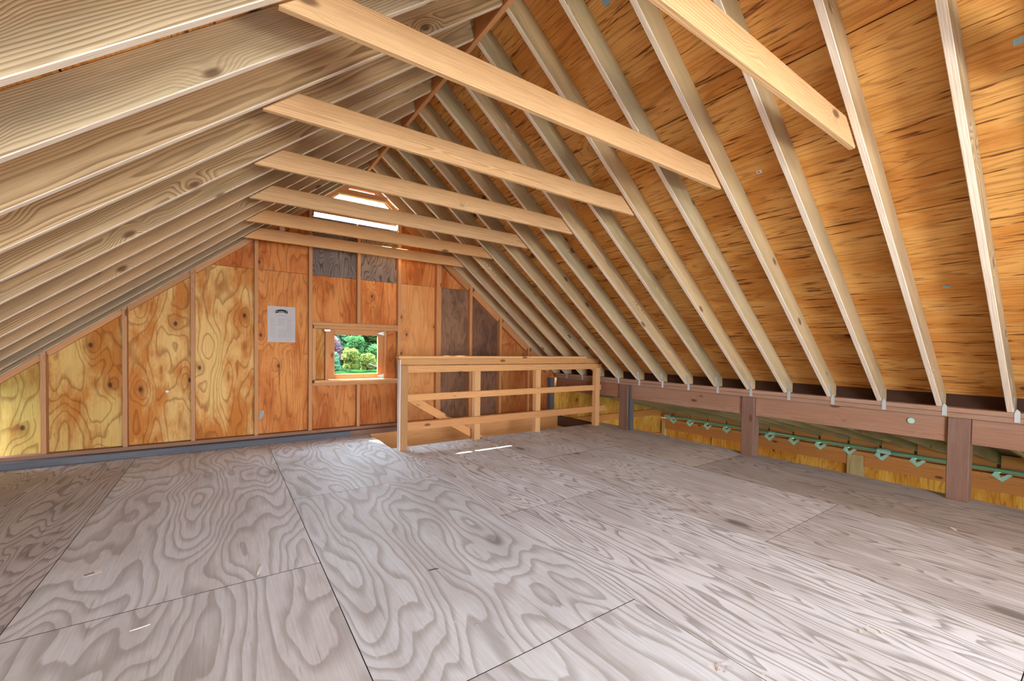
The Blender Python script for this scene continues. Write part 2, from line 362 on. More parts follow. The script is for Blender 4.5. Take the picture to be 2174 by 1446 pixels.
# ------------------------------------------------------------------ rafters, one thing each, with their metal clips
def clip(y, parent):
    """strap on the plate face with a pointed head, and its wing up the rafter's side."""
    bm = bmesh.new()
    prof = [(-.016, -.075), (.016, -.075), (.017, -.005), (.004, .03), (-.014, .012)]
    a = [bm.verts.new((0, p, q)) for p, q in prof]; b = [bm.verts.new((.002, p, q)) for p, q in prof]
    bm.faces.new(a); bm.faces.new(b[::-1])
    for i in range(5): bm.faces.new((a[i], a[(i+1) % 5], b[(i+1) % 5], b[i]))
    w = [(-.006, .017, .004), (.025, .017, .004), (.0, .017, .13), (-.03, .017, .12)]
    c = [bm.verts.new(p) for p in w]; e = [bm.verts.new((p[0], p[1]+.002, p[2])) for p in w]
    bm.faces.new(c); bm.faces.new(e[::-1])
    for i in range(4): bm.faces.new((c[i], c[(i+1) % 4], e[(i+1) % 4], e[i]))
    bmesh.ops.recalc_face_normals(bm, faces=bm.faces)
    o = link('metal_clip', bm_mesh('metal_clip', bm), M['galv'], None, Matrix.Translation((XP-.004, y-.019-.0205, ZP)))
    tag(o, 'galvanised metal clip'); attach(o, parent)
prof_r = [(XR+.02, zr(XR+.02)), (XR+.02, zr(XR+.02)+RD*Q), (5.235, zr(5.235)+RD*Q), (5.235, ZP+.001), (XP+.002, ZP+.001)]
def rafter(k, side):
    y = YC(k)+(random.uniform(-.003, .003) if k < 14 else 0)
    n, d = (nR, dR) if side == 'r' else (nL, dL)
    org = Vector((XR, 0, zr(XR)))
    pts = []
    for x, z in prof_r:
        v = Vector((x if side == 'r' else 2*XR-x, 0, z))-org
        pts.append((v.dot(d), v.dot(n)))
    F = frame(org+Vector((0, y, 0)), d, n)                 # local Y is +-world Y
    me = prism_mesh(pts, .038, .003, 'rafter')
    for v in me.vertices: v.co.y -= .019
    o = link('rafter', me, M['rafter'], None, F)
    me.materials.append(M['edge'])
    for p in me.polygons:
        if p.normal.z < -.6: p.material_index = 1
    return o
RT = {0: (.84, .80, .76), 1: (.98, .88, .80), 2: (1, .94, .86), 3: (1, .95, .86), 4: (1, 1, .94), 5: (1, .93, .82), 6: (.9, .9, .82), 8: (.86, .86, .78), 11: (.88, .85, .78)}
for k in range(-2, 15):
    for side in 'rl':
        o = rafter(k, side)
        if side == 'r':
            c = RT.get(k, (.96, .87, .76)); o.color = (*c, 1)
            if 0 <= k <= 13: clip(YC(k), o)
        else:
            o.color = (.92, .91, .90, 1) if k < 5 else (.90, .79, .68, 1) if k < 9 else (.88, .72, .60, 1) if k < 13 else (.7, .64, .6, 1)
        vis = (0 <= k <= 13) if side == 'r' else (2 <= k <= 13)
        if k == 14:
            lab = 'rafter flat against the gable wall on the open plywood slope' if side == 'r' else 'rafter flat against the gable wall above the yellow plywood bays'
        elif side == 'r':
            i = k
            extra = {1: ', carrying a tie'}.get(i, '')
            lab = f'{ORD[i]} rafter of the orange plywood slope from the near end{extra}' if k >= 0 else f'{["second", "first"][k]} rafter of the orange plywood slope behind the camera'
        else:
            lab = f'{ORD[k-3]} wide-faced rafter of the left slope, counted down from the top left corner' if k >= 3 else f'rafter of the left slope above the photo, {ORD[2-k]} before the top corner'
        tag(o, lab, 'rafter', 'rafters of the orange plywood slope' if side == 'r' else 'rafters of the slope without visible plywood')
tag(board('ridge_board', XR-.019, XR+.019, YB, 6.6, zr(XR)-.035, zr(XR)+.21, M['stud'], None, .002, (1.05, .95, .85)), 'reddish ridge board running along the peak between both slopes', 'ridge board')

# ------------------------------------------------------------------ collar ties
ZT0, ZT1 = 2.462, 2.60
tl = {1: 'nearest, partly cut off,', 3: 'longest and nearest complete', 5: 'second complete', 7: 'third complete', 9: 'fourth complete', 11: 'fifth complete', 13: 'last, closest to the gable wall'}
for k in (-1, 1, 3, 5, 7, 9, 11, 13):
    y0 = YC(k)+.021; dz = .004*(k-5)/2+.0
    zb, zt = ZT0+dz, ZT1+dz
    xl0, xl1, xr0, xr1 = (zb-CL)/S+.004, (zt-CL)/S+.004, (CR-zb)/S-.004, (CR-zt)/S-.004
    if True:                                              # the ends run up beside the rafters to just under the sheets
        up = .10
    zm = (zb+zt)/2; xm = XR
    pts = [(xl0-xm, zb-zm), (xr0-xm, zb-zm), (xr1+.06-xm, zt-zm-.002), (xr1+.05-xm, zt-zm), (xl1-.05-xm, zt-zm), (xl1-.06-xm, zt-zm-.002)]
    me = prism_mesh([(xl0-xm, zb-zm), (xr0-xm, zb-zm), (xr1-xm, zt-zm), (xl1-xm, zt-zm)], .038, .006, 'collar_tie')
    o = link('collar_tie', me, M['tie'], None, Matrix.Translation((xm, y0, zm)), (1, 1, 1) if k < 10 else (.95, .85, .74))
    lab = f'{tl[k]} pale collar tie spanning between the roof slopes' if k > 0 else 'pale collar tie overhead behind the camera'
    tag(o, lab, 'collar tie', 'collar ties across the attic')

# ------------------------------------------------------------------ far gable wall
wall = empty('wall_gable'); tag(wall, kind='structure')
def wall_panel(x0, x1, z0, z1, mat, col=None, roof=True):
    x0 += .001; x1 -= .001
    def top(x): return min(z1, roof_z(x)+.12) if roof else z1
    xs = [x0]+([XR] if x0 < XR < x1 else [])+[x1]
    # where the roofline crosses z1
    for c in ((z1-.12-CL)/S, (CR+.12-z1)/S):
        if roof and x0 < c < x1: xs.append(c)
    xs = sorted(set(xs))
    if all(top(x) <= z0 for x in xs): return
    pts = [(x0, z0), (x1, z0)]+[(x, max(z0+.001, top(x))) for x in reversed(xs)]
    # grain vertical: local X = world Z, local Y = world X, normal = +Y (Z x X = Y)
    F = frame((0, 0, 0), (0, 0, 1), (0, 1, 0)); F = Matrix(((0, 1, 0, 0), (0, 0, 1, YS), (1, 0, 0, 0), (0, 0, 0, 1)))
    cx, cz = (x0+x1)/2, (z0+min(z1, 3))/2
    F.translation = (cx, YS, cz)
    o = poly_panel('plywood_panel', F, [(z-cz, x-cx) for x, z in pts], .012, mat, wall, col)
    return o
ZJ = 2.18
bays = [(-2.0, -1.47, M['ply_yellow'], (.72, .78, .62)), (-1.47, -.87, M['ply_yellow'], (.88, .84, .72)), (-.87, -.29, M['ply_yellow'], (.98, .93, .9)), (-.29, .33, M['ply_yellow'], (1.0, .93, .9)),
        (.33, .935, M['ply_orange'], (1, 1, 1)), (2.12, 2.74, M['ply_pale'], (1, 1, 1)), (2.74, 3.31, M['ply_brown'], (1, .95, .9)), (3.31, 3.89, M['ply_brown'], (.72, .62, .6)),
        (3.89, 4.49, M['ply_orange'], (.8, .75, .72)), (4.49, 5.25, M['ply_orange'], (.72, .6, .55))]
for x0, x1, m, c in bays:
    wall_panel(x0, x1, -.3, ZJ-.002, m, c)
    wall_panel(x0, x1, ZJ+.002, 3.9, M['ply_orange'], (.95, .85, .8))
for x0, x1, c in ((.935, 1.54, (1, 1, 1)), (1.54, 2.12, (.98, .95, .92))):
    wall_panel(x0, x1, ZJ+.002, 2.945, M['ply_grey'], c)
    wall_panel(x0, x1, 1.46, ZJ-.002, M['ply_orange'], (1, .96, .95) if x0 < 1 else (1.08, 1.04, 1.04))
    wall_panel(x0, x1, -.3, .78, M['ply_orange'], (.86, .80, .82))
wall_panel(.935, 1.155, .782, 1.458, M['ply_yellow'], (.85, .75, .6))
wall_panel(1.955, 2.12, .782, 1.458, M['ply_orange'])
# lower storey behind
for i in range(12):
    wall_panel(-2.0+i*.6, -1.4+i*.6 if i < 11 else 5.2, G0, -.302, M['ply_orange'], (.8, .8, .8), False)
studs = [(-1.47, .038), (-.87, .038), (-.29, .038), (.33, .038), (.935, .04), (2.12, .042), (2.745, .076), (3.31, .046), (3.89, .044), (4.49, .04)]
def stud(x, w, z0, z1=None, col=None, m=None):
    xa, xb = x-w/2, x+w/2
    cx = (xa+xb)/2
    top = lambda q: (z1 if z1 is not None else roof_z(q)-.002)
    F = Matrix(((0, 1, 0, cx), (0, 0, 1, YG), (1, 0, 0, z0), (0, 0, 0, 1)))
    pts = [(0, xa-cx), (0, xb-cx), (top(xb)-z0, xb-cx)]+([(top(XR)-z0, XR-cx)] if xa < XR < xb and z1 is None else [])+[(top(xa)-z0, xa-cx)]
    return poly_panel('stud', F, pts, YS-YG-.001, m or M['stud'], wall, col)
for x, w in studs:
    stud(x, w, .113, None, (.95, .9, .9) if x < 0 else (1.0, .92, .82) if x < 2.5 else (.98, .82, .66))
stud(1.545, .038, 1.555, 2.93, (1, .95, .9)); stud(1.545, .038, .113, .70, (.95, .85, .8))
stud(5.045, .10, .113, .70, (.75, .72, .7), M['weathered'])
board('bottom_plate', -1.95, 2.14, YG-.005, YS-.001, .071, .112, M['plate'], wall, .003, (.82, .74, .7))
board('bottom_plate', 2.14, 5.1, YG-.005, YS-.001, .071, .112, M['rail'], wall, .003, (.85, .75, .65))
board('sole_plate', -1.95, 1.42, YG-.092, YS-.001, .001, .07, M['weathered'], wall, .004, (.72, .76, .82))
board('sole_plate', 1.424, 5.1, YG-.075, YS-.001, .001, .07, M['plate'], wall, .004, (.62, .56, .56))
board('ledger', 1.70, 4.66, YG-.05, YS-.001, -.285, -.004, M['rail'], wall, .003, (1.2, 1.06, .98))
board('ledger', 4.663, 5.23, YG-.05, YS-.001, -.285, -.004, M['rail'], wall, .003, (.95, .8, .62))
def siding(pts): poly_panel('siding', Matrix(((1, 0, 0, 0), (0, 0, -1, YS+.034), (0, 1, 0, 0), (0, 0, 0, 1))), pts, .02, M['deck'], wall)
siding([(-2, G0), (.955, G0), (.955, zl(.955)+.2), (-2, zl(-2)+.2)])
siding([(2.1, G0), (5.4, G0), (5.4, zr(5.4)+.2), (2.1, zr(2.1)+.2)])
siding([(.955, G0), (2.1, G0), (2.1, .775), (.955, .775)]); siding([(.955, 1.465), (2.1, 1.465), (2.1, 2.94), (.955, 2.94)])
siding([(.955, .775), (1.155, .775), (1.155, 1.465), (.955, 1.465)]); siding([(1.91, .775), (2.1, .775), (2.1, 1.465), (1.91, 1.465)])
# sloped blocking between the studs under the gable rafters
xs = [-1.95]+[s[0] for s in studs[:5]]
for a, b in list(zip(xs, xs[1:])):
    beam('blocking', (a+.02, YG+.066, zl(a+.02)-.03), (b-.02, YG+.066, zl(b-.02)-.03), .044, .05, M['stud'], wall, (0, 0, 1), .002, (1, .9, .82))
xs = [2.12+.02, 2.745, 3.31, 3.89, 4.49, 5.0]
for a, b in list(zip(xs, xs[1:])):
    beam('blocking', (a+.04, YG+.05, zr(a+.04)-.072), (b-.03, YG+.05, zr(b-.03)-.072), .075, .10, M['stud'], wall, (0, 0, 1), .002, (1, .8, .62))

# ------------------------------------------------------------------ gable vent window under the peak
w2 = empty('window_2'); tag(w2, kind='structure')
def bar2(name, p0, p1, w, h, col=(1, .92, .86)): return beam(name, p0, p1, w, h, M['stud'], w2, (0, 0, 1), .002, col)
board('window_sill', .957, 2.098, YS-.012, YS+.012, 2.90, 2.956, M['weathered'], w2, .002, (1.3, 1.3, 1.35))
board('cross_bar', .957, 2.098, YS-.006, YS+.014, 3.019, 3.085, M['stud'], w2, .002, (1.1, 1, .95))
board('cross_bar', 1.26, 1.95, YG+.045, YS+.03, 3.325, 3.402, M['stud'], w2, .002, (1.1, 1, .95))
for sgn in (-1, 1):
    f = zl if sgn < 0 else zr
    xa, xb = (.957, XR-.002) if sgn < 0 else (XR+.002, 2.098)
    bar2('side_board', (xa, YG+.075, f(xa)-.025), (xb, YG+.075, f(xb)-.025), .03, .06)
    bar2('barge_board', (xa-.05*0, YG+.115, f(xa)-.055), (xb, YG+.115, f(xb)-.055), .025, .035, (1.2, 1.1, 1.0))
board('jamb', .957, .972, YG+.005, YS+.03, 2.947, 3.02, M['weathered'], w2, .001, (.6, .7, 1.0))
board('jamb', 2.086, 2.099, YG+.005, YS+.03, 2.947, 3.13, M['white'], w2, .001)
board('peak_board', 1.44, 1.78, YG+.045, YS+.03, 3.43, 3.60, M['stud'], w2, .002, (1.1, 1, .95))

# ------------------------------------------------------------------ small square window
w1 = empty('window_1'); tag(w1, kind='structure')
fc = (.98, .92, .82)
board('header', .956, 2.098, YG-.004, YS-.001, 1.508, 1.55, M['stud'], w1, .003, (.95, .9, .8))
board('header', .975, 2.098, YG+.012, YS-.001, 1.464, 1.507, M['stud'], w1, .003, (1, .93, .82))
board('window_sill', .975, 2.096, YG-.055, YS-.001, .742, .776, M['rail'], w1, .006, (1, .92, .86))
board('sill_apron', .956, 2.098, YG-.01, YS-.001, .700, .741, M['stud'], w1, .003, (1, .92, .86))
board('jamb', .958, .998, YG+.0, YS-.001, .777, 1.463, M['stud'], w1, .003, fc)
board('jamb', 1.118, 1.155, YG+.012, YS-.001, .777, 1.463, M['stud'], w1, .003, (.95, .85, .72))
board('jamb', 1.909, 1.945, YG+.02, YS-.001, .777, 1.463, M['stud'], w1, .003, (.85, .75, .65))
board('casing', 1.947, 2.045, YG+.01, YG+.045, .777, 1.463, M['ply_orange'], w1, .003, (.95, .85, .8))
ys0, ys1 = YG+.045, YG+.08
sc = (.95, .78, .62)
board('sash_stile', 1.157, 1.240, ys0, ys1, .780, 1.461, M['stud'], w1, .003, sc)
board('sash_stile', 1.822, 1.907, ys0, ys1, .780, 1.461, M['stud'], w1, .003, sc)
board('sash_rail', 1.241, 1.821, ys0, ys1, 1.392, 1.461, M['stud'], w1, .003, (.85, .8, .7))
board('sash_rail', 1.241, 1.821, ys0, ys1, .780, .848, M['stud'], w1, .003, (.85, .8, .7))
board('pane', 1.238, 1.824, ys0+.016, ys0+.02, .845, 1.395, M['glass'], w1, 0)
def hinge(name, x, z, flip, parent):
    bm = bmesh.new()
    prof = [(-.075, -.006), (-.03, -.017), (.0, -.022), (.0, .022), (-.03, .014), (-.075, .005)]
    a = [bm.verts.new((p*flip, 0, q)) for p, q in prof]; b = [bm.verts.new((p*flip, -.004, q)) for p, q in prof]
    bm.faces.new(a); bm.faces.new(b[::-1])
    for i in range(6): bm.faces.new((a[i], a[(i+1) % 6], b[(i+1) % 6], b[i]))
    r = bmesh.ops.create_cone(bm, cap_ends=True, segments=8, radius1=.008, radius2=.008, depth=.06)
    for v in r['verts']: v.co += Vector((.008*flip, -.006, 0))
    bmesh.ops.recalc_face_normals(bm, faces=bm.faces)
    o = link(name, bm_mesh(name, bm), M['galv'], None, Matrix.Translation((x, ys0-.001, z))); tag(o, 'shiny metal '+name); attach(o, parent)
hinge('hinge', 1.895, 1.425, 1, w1); hinge('hinge', 1.895, .812, 1, w1)
board('latch', 1.10, 1.175, YG-.012, YG+.01, 1.428, 1.458, M['galv'], w1, .004)
board('latch_bolt', 1.165, 1.18, YG+.01, ys0, 1.43, 1.456, M['white'], w1, .002)

# ------------------------------------------------------------------ notice on the wall
nt = empty('paper_notice', (.610, YS-.002, 1.503)); tag(nt, 'white printed notice pinned to orange plywood beside the square window', 'notice')
bm = bmesh.new(); nx, nz = 6, 8
vv = [[bm.verts.new((-.156+.312*i/nx, -.002-.004*math.sin(i*1.3+j*.9)-.004*(abs(i-3)/3)**2, -.229+.458*j/nz)) for j in range(nz+1)] for i in range(nx+1)]
for i in range(nx):
    for j in range(nz): bm.faces.new((vv[i][j], vv[i+1][j], vv[i+1][j+1], vv[i][j+1]))
r = bmesh.ops.solidify(bm, geom=list(bm.faces), thickness=.0008)
attach(link('sheet', bm_mesh('sheet', bm), M['paper'], None, nt.matrix_world.copy()), nt)
def arc_badge():
    bm = bmesh.new(); n = 12; lo = []; hi = []
    for i in range(n+1):
        u = -1+2*i/n
        lo.append(bm.verts.new((u*.068, 0, .150-.010*u*u))); hi.append(bm.verts.new((u*.066, 0, .190-.016*u*u)))
    for i in range(n): bm.faces.new((lo[i], lo[i+1], hi[i+1], hi[i]))
    bmesh.ops.solidify(bm, geom=list(bm.faces), thickness=.0006)
    return bm_mesh('badge', bm)
bd = link('badge', arc_badge(), M['badge'], None, Matrix.Translation((.610, YS-.0125, 1.503))); tag(bd, 'dark green arched emblem'); attach(bd, nt)
for sx in (-.052, .052):
    d = link('badge_dot', disc_mesh(.0065, .001, 10), M['paper'], None, Matrix.Translation((.610+sx, YS-.0137, 1.503+.163)) @ Matrix.Rotation(math.pi/2, 4, 'X')); attach(d, nt)
bm = bmesh.new()
def quad(bm, x0, x1, z0, z1, y=0):
    vs = [bm.verts.new((x, y, z)) for x, z in ((x0, z0), (x1, z0), (x1, z1), (x0, z1))]; bm.faces.new(vs)
for i in range(6): quad(bm, -.033+i*.011, -.026+i*.011, .156, .168+(.006 if i in (2, 3) else .002))
quad(bm, -.038, .038, .150, .1535)
attach(link('badge_lettering', bm_mesh('badge_lettering', bm), M['print'], None, Matrix.Translation((.610, YS-.0138, 1.503))), nt)
bm = bmesh.new()
for r_ in range(5): quad(bm, -.04+.004*(r_ % 2), .04-.006*(r_ % 3), .062-.018*r_, .067-.018*r_)
for c_ in range(4): quad(bm, -.032+.024*c_, -.028+.024*c_, -.17, -.06)
for r_ in range(14):
    quad(bm, -.13, -.085+.012*((r_*7) % 3), .07-.018*r_, .0725-.018*r_); quad(bm, .06, .10+.012*((r_*5) % 3), .066-.018*r_, .0685-.018*r_)
quad(bm, -.04, .035, .108, .112)
o = link('printed_text', bm_mesh('printed_text', bm), M['print'], None, Matrix.Translation((.610, YS-.0125, 1.503))); attach(o, nt); tag(o, kind='stuff')

# small things on the far wall
def disc(name, loc, r, mat, label, cat, rot=math.pi/2):
    o = link(name, disc_mesh(r, .012), mat, None, Matrix.Translation(loc) @ Matrix.Rotation(rot, 4, 'X')); return tag(o, label, cat)
disc('wall_button', (.614, YS-.006, 2.727), .034, M['white'], 'small round pale button high on gable plywood under the left slope', 'button')
disc('hole_daylight', (-.527, YS-.006, .689), .016, M['white'], 'tiny white disc of daylight at a nail hole in yellow plywood bay', 'hole_daylight')  # white disc painted as daylight coming through a nail hole
tp = poly_panel('tape_scrap', Matrix(((1, 0, 0, .385), (0, 0, 1, YS-.003), (0, 1, 0, .35), (0, 0, 0, 1))), [(-.02, -.06), (.01, -.05), (.035, .03), (.03, .06), (-.01, .04)], .002, M['bluegrey'])
tag(tp, 'torn scrap of pale tape low on plywood under the notice', 'tape')

# ------------------------------------------------------------------ stair railing
rl = empty('stair_railing', (1.75, 4.98, 0)); tag(rl, 'open wooden stair railing with square posts and flat rails around the stairwell', 'railing')
board('newel_post', 1.712, 1.80, 4.935, 5.028, 0, 1.018, M['rail'], rl, .004, (.64, .60, .57))
board('newel_trim', 1.703, 1.711, 4.94, 5.03, 0, 1.085, M['white'], rl, .002, (1, 1, 1))
def rail_post(x, y0, z1): return board('rail_post', x, x+.088, y0, y0+.088, 0, z1, M['rail'], rl, .004)
rail_post(2.757, 5.03, .93); rail_post(3.785, 5.03, .93); rail_post(4.945, 4.955, .945)
board('handrail_cap', 1.683, 4.70, 4.93, 5.04, 1.098, 1.13, M['rail'], rl, .006, (1.1, 1.05, 1))
board('upper_rail', 1.715, 5.03, 4.98, 5.018, 1.02, 1.097, M['rail'], rl, .003, (.9, .84, .72))
board('upper_rail', 1.801, 5.10, 4.985, 5.026, .925, 1.012, M['rail'], rl, .003, (.95, .88, .78))
board('middle_rail', 1.801, 4.944, 4.99, 5.028, .578, .662, M['rail'], rl, .003, (1, .92, .82))
board('middle_rail', 5.034, 5.098, 4.99, 5.028, .578, .662, M['rail'], rl, .003, (.9, .72, .58))
board('lower_rail', 1.801, 5.20, 5.029-.038, 5.028, .222, .318, M['rail'], rl, .003, (.85, .72, .64))
o = beam('stair_handrail', (1.80, 5.19, .665), (3.05, 5.19, -.10), .038, .10, M['rail'], None, (0, 0, 1), .003, (1, .9, .8)); tag(o, 'sloping board handrail descending the stairwell behind the railing', 'handrail')

# ------------------------------------------------------------------ knee wall on the open side: posts, beams, plates
posts = [(4.43, 4.60, 'brown square post nearest the stair railing, with a dark side'), (2.515, 2.66, 'brown square post in the middle of the knee wall'), (.74, .878, 'widest brown square post, at the right end of the knee wall'), (-1.15, -1.0, 'brown square post behind the camera')]
for a, b, l in posts:
    o = board('knee_post', XP, XP+.135, a, b, 0, .704, M['post'], None, .005); tag(o, l, 'post', 'posts of the knee wall')
    if a > 4: attach(board('rear_stud', XP+.02, XP+.10, a-.045, a-.001, 0, .704, M['weathered'], None, .003, (.55, .52, .5)), o)
ys = [(4.602, 6.19, 'short reddish beam between stair railing and first knee post'), (2.662, 4.383, 'brown beam with reddish end between first and middle knee posts'), (.88, 2.513, 'long weathered beam between middle and widest knee posts'), (-.998, .738, 'beam beyond the widest knee post, with a pale patch')]
for a, b, l in ys:
    o = board('knee_beam', XP+.03, XP+.11, a, b, .488, .704, M['plate'], None, .004, (.80, .62, .54) if a > 4.5 else (.88, .80, .76)); tag(o, l, 'beam', 'beams under the rafter plate')
o = empty('top_plate', (XP, 2, .705)); tag(o, 'doubled weathered top plate under the rafter ends', 'plate')
board('upper_plate', XP, XP+.14, YB, 6.19, .749, ZP, M['plate'], o, .003); board('lower_plate', XP, XP+.14, YB, 6.19, .705, .747, M['plate'], o, .003, (.95, .95, .95))
o = link('ball_jar', disc_mesh(.026, .012), M['teal'], None, Matrix.Translation((XP+.024, 1.12, .635)) @ Matrix.Rotation(math.pi/2, 4, 'Y')); o.name = 'beam_washer'; tag(o, 'small greenish disc on the upper face of the long beam', 'washer')
board('eave_board', XP+.142, XP+.155, YB, 6.30, .70, 1.02, M['post'], ceil, 0, (.26, .2, .16))  # tinted near black to paint the shade between the rafter ends
# opposite low side (out of view, closes the attic; lower part added for shade)
wl = board('wall_left', XLP-.06, XLP, YB, 6.19, G0, .9, M['ply_yellow'], None, 0); tag(wl, kind='structure')

# ------------------------------------------------------------------ lean-to beyond the knee wall
XO = 8.4; LS = .215; ZL0 = -.19
zlean = lambda x: ZL0+LS*(XO-x)
wr = empty('wall_right'); tag(wr, kind='structure')
F0 = lambda y0, y1, z0, z1: Matrix(((0, 0, 1, XO), (0, 1, 0, (y0+y1)/2), (1, 0, 0, (z0+z1)/2), (0, 0, 0, 1)))
for i, (a, b) in enumerate([(5.0, 6.26), (3.78, 5.0), (2.56, 3.78), (1.34, 2.56), (.12, 1.34), (-1.1, .12), (-2.4, -1.1)]):
    F = Matrix(((0, 0, 1, XO), (0, -1, 0, (a+b)/2), (1, 0, 0, -1.6), (0, 0, 0, 1)))
    poly_panel('plywood_panel', F, [(-1.1, -.608), (1.25, -.608), (1.25, .608), (-1.1, .608)], .012, M['ply_gold'], wr, (1.0, .98*random.uniform(.92, 1), .85))
board('siding', XO+.016, XO+.03, YB, 6.25, G0, -.39, M['deck'], wr, 0)
board('wall_plate', XO-.09, XO+.05, YB, 6.19, -.385, -.322, M['rail'], wr, .003, (.95, .75, .52))
for a, b in ((2.60, 6.1), (-.2, 2.37), (-3.5, -.22)):
    board('wall_header', XO-.075, XO-.001, a, b, -.555, -.387, M['rail'], wr, .003, (.85, .60, .38))
board('wall_post', XO-.085, XO-.001, 2.375, 2.595, G0, -.387, M['rafter'], wr, .004, (.95, .9, .7))
board('wall_post', XO-.085, XO-.001, 6.11, 6.195, G0, -.387, M['rafter'], wr, .004, (1, .9, .65))
# end wall of the lean-to (same plane as the gable)
we = empty('wall_end'); tag(we, kind='structure')
for a, b in ((5.0, 6.3), (6.3, 7.4), (7.4, 8.46)):
    F = Matrix(((0, 1, 0, (a+b)/2), (0, 0, 1, YG+.05), (1, 0, 0, 0), (0, 0, 0, 1))); h = (b-a)/2-.001
    poly_panel('plywood_panel', F, [(G0, -h), (G0, h), (zlean(b)+.12, h), (zlean(a)+.12, -h)], .012, M['ply_gold'], we, (1, 1.02, 1.05))
board('end_girt', 5.26, 8.38, YG+.005, YG+.049, -.235, -.10, M['rail'], we, .003, (.95, .72, .45))
board('end_girt', 5.26, 8.38, YG+.005, YG+.049, -.80, -.66, M['rail'], we, .003, (.9, .62, .4))
for a, b in ((5.3, 6.9), (6.9, 8.46)):  # unseen near-end panels, added to cut the daylight in the lean-to
    F = Matrix(((0, 1, 0, (a+b)/2), (0, 0, 1, YB-.06), (1, 0, 0, 0), (0, 0, 0, 1))); h = (b-a)/2-.001
    poly_panel('plywood_panel', F, [(-2.0, -h), (-2.0, h), (zlean(b)+.12, h), (zlean(a)+.12, -h)], .012, M['ply_gold'], we, (1, 1, 1))
o = board('floor_beam', 5.14, 5.23, 5.125, 6.19, -.2, -.02, M['post'], None, .003, (.5, .45, .42)); tag(o, 'dark beam closing the far end of the stairwell', 'beam')
# lean-to roof
cl = empty('ceiling_lean'); tag(cl, kind='structure'); cl.name = 'ceiling.001'
nl = Vector((LS, 0, 1)).normalized(); dl = Vector((1, 0, -LS)).normalized()
for i, (a, b) in enumerate([(YB, -1.3), (-1.3, 0), (0, 2.44), (2.44, 4.88), (4.88, 6.5)]):
    F = frame(Vector((5.26, (a+b)/2, zlean(5.26)+.145)), (0, 1, 0), nl)
    L = b-a-.003
    poly_panel('roof_panel', F, [(-L/2, -3.6), (L/2, -3.6), (L/2, 0), (-L/2, 0)], .02, M['ply_brown'], cl, (.7, .7, .65))
clipm = None
for k in range(-1, 14):
    y = YC(k)
    o = link('lean_rafter', prism_mesh([(0, 0), (3.40, 0), (3.40, .14), (0, .14)], .038, .003), M['rafter'], None, frame(Vector((5.245, y, zlean(5.245))), dl, nl), (.66, .64, .5))
    # joist clip at the outer wall: bent seat with two wings
    if k >= 0:
        bm = bmesh.new()
        for prof, dy in (([(-.10, .03), (-.01, -.075), (.01, -.02), (-.06, .04)], 0), ([(-.01, -.075), (.09, .0), (.03, .085), (.01, -.01)], 0)):
            a = [bm.verts.new((0, p, q)) for p, q in prof]; b = [bm.verts.new((-.004, p, q)) for p, q in prof]
            bm.faces.new(a); bm.faces.new(b[::-1])
            for i in range(4): bm.faces.new((a[i], a[(i+1) % 4], b[(i+1) % 4], b[i]))
        bmesh.ops.recalc_face_normals(bm, faces=bm.faces)
        c = link('metal_clip', bm_mesh('metal_clip', bm), M['teal'], None, Matrix.Translation((XO-.095, y-.03, -.335))); tag(c, 'bent teal metal clip'); attach(c, o)
    lab = f'{ORD[k]} lean-to rafter seen below the knee beams, counted from the near end' if k >= 0 else 'lean-to rafter behind the camera'
    tag(o, lab, 'rafter', 'rafters of the lean-to roof')
    board('blocking', XO-.055, XO-.018, y+.0195, (YC(k+1)-.0195 if k < 13 else 6.25), -.308, zlean(XO)+.125, M['rail'], wr, .002, (.9, .72, .5))
tag(board('trim_1', XO+.176, XO+.195, YB, 6.25, -.32, .10, M['deck'], None, 0), kind='structure')
cd = empty('conduit', (XO-.155, 2.1, -.245)); tag(cd, 'green-tinted metal conduit running along the lean-to wall plate', 'conduit')
attach(link('tube', tube_mesh([(XO-.155, YB+.1, -.252), (XO-.155, 2.08, -.247), (XO-.155, 6.0, -.235)], .026, 10), M['conduit'], None, Matrix.Identity(4)), cd)
for y, r, h in ((2.1, .04, .16), (5.97, .038, .14), (3.72, .034, .10)):
    attach(link('coupling', tube_mesh([(XO-.155, y-h/2, -.245), (XO-.155, y+h/2, -.245)], r, 10), M['teal'], None, Matrix.Identity(4)), cd)

# ------------------------------------------------------------------ lower storey, back wall with an assumed loft door added for daylight, both behind or below the view
sl = board('ground_floor', -2, 8.5, -2.5, 6.3, G0-.1, G0, M['slab'], None, 0); sl.name = 'floor.001'; tag(sl, kind='structure')
wb = empty('wall_back'); tag(wb, kind='structure')
def back(pts): poly_panel('plywood_panel', Matrix(((1, 0, 0, 0), (0, 0, 1, YB-.02), (0, 1, 0, 0), (0, 0, 0, 1))), pts, .02, M['ply_orange'], wb)
back([(-1.95, G0), (.4, G0), (.4, -.3), (-1.95, -.3)]); back([(4.6, G0), (5.2, G0), (5.2, -.3), (4.6, -.3)]); back([(-1.95, -.298), (5.2, -.298), (5.2, -.002), (-1.95, -.002)])  # unseen lower panels added to dim the storey below, opening sized for brightness
dx0, dx1, dz = -.95, 1.65, 2.5
back([(-1.95, 0), (dx0, 0), (dx0, zl(dx0)+.2), (-1.95, zl(-1.95)+.2)])
back([(dx1, 0), (5.2, 0), (5.2, zr(5.2)+.2), (dx1, zr(dx1)+.2)])
back([(dx0, 1.55), (-.42, 1.98), (-.42, zl(-.42)+.2), (dx0, zl(dx0)+.2)]); back([(-.42, dz-.02), (dx1, dz-.02), (dx1, zr(dx1)+.2), (XR, zr(XR)+.2), (-.42, zl(-.42)+.2)])

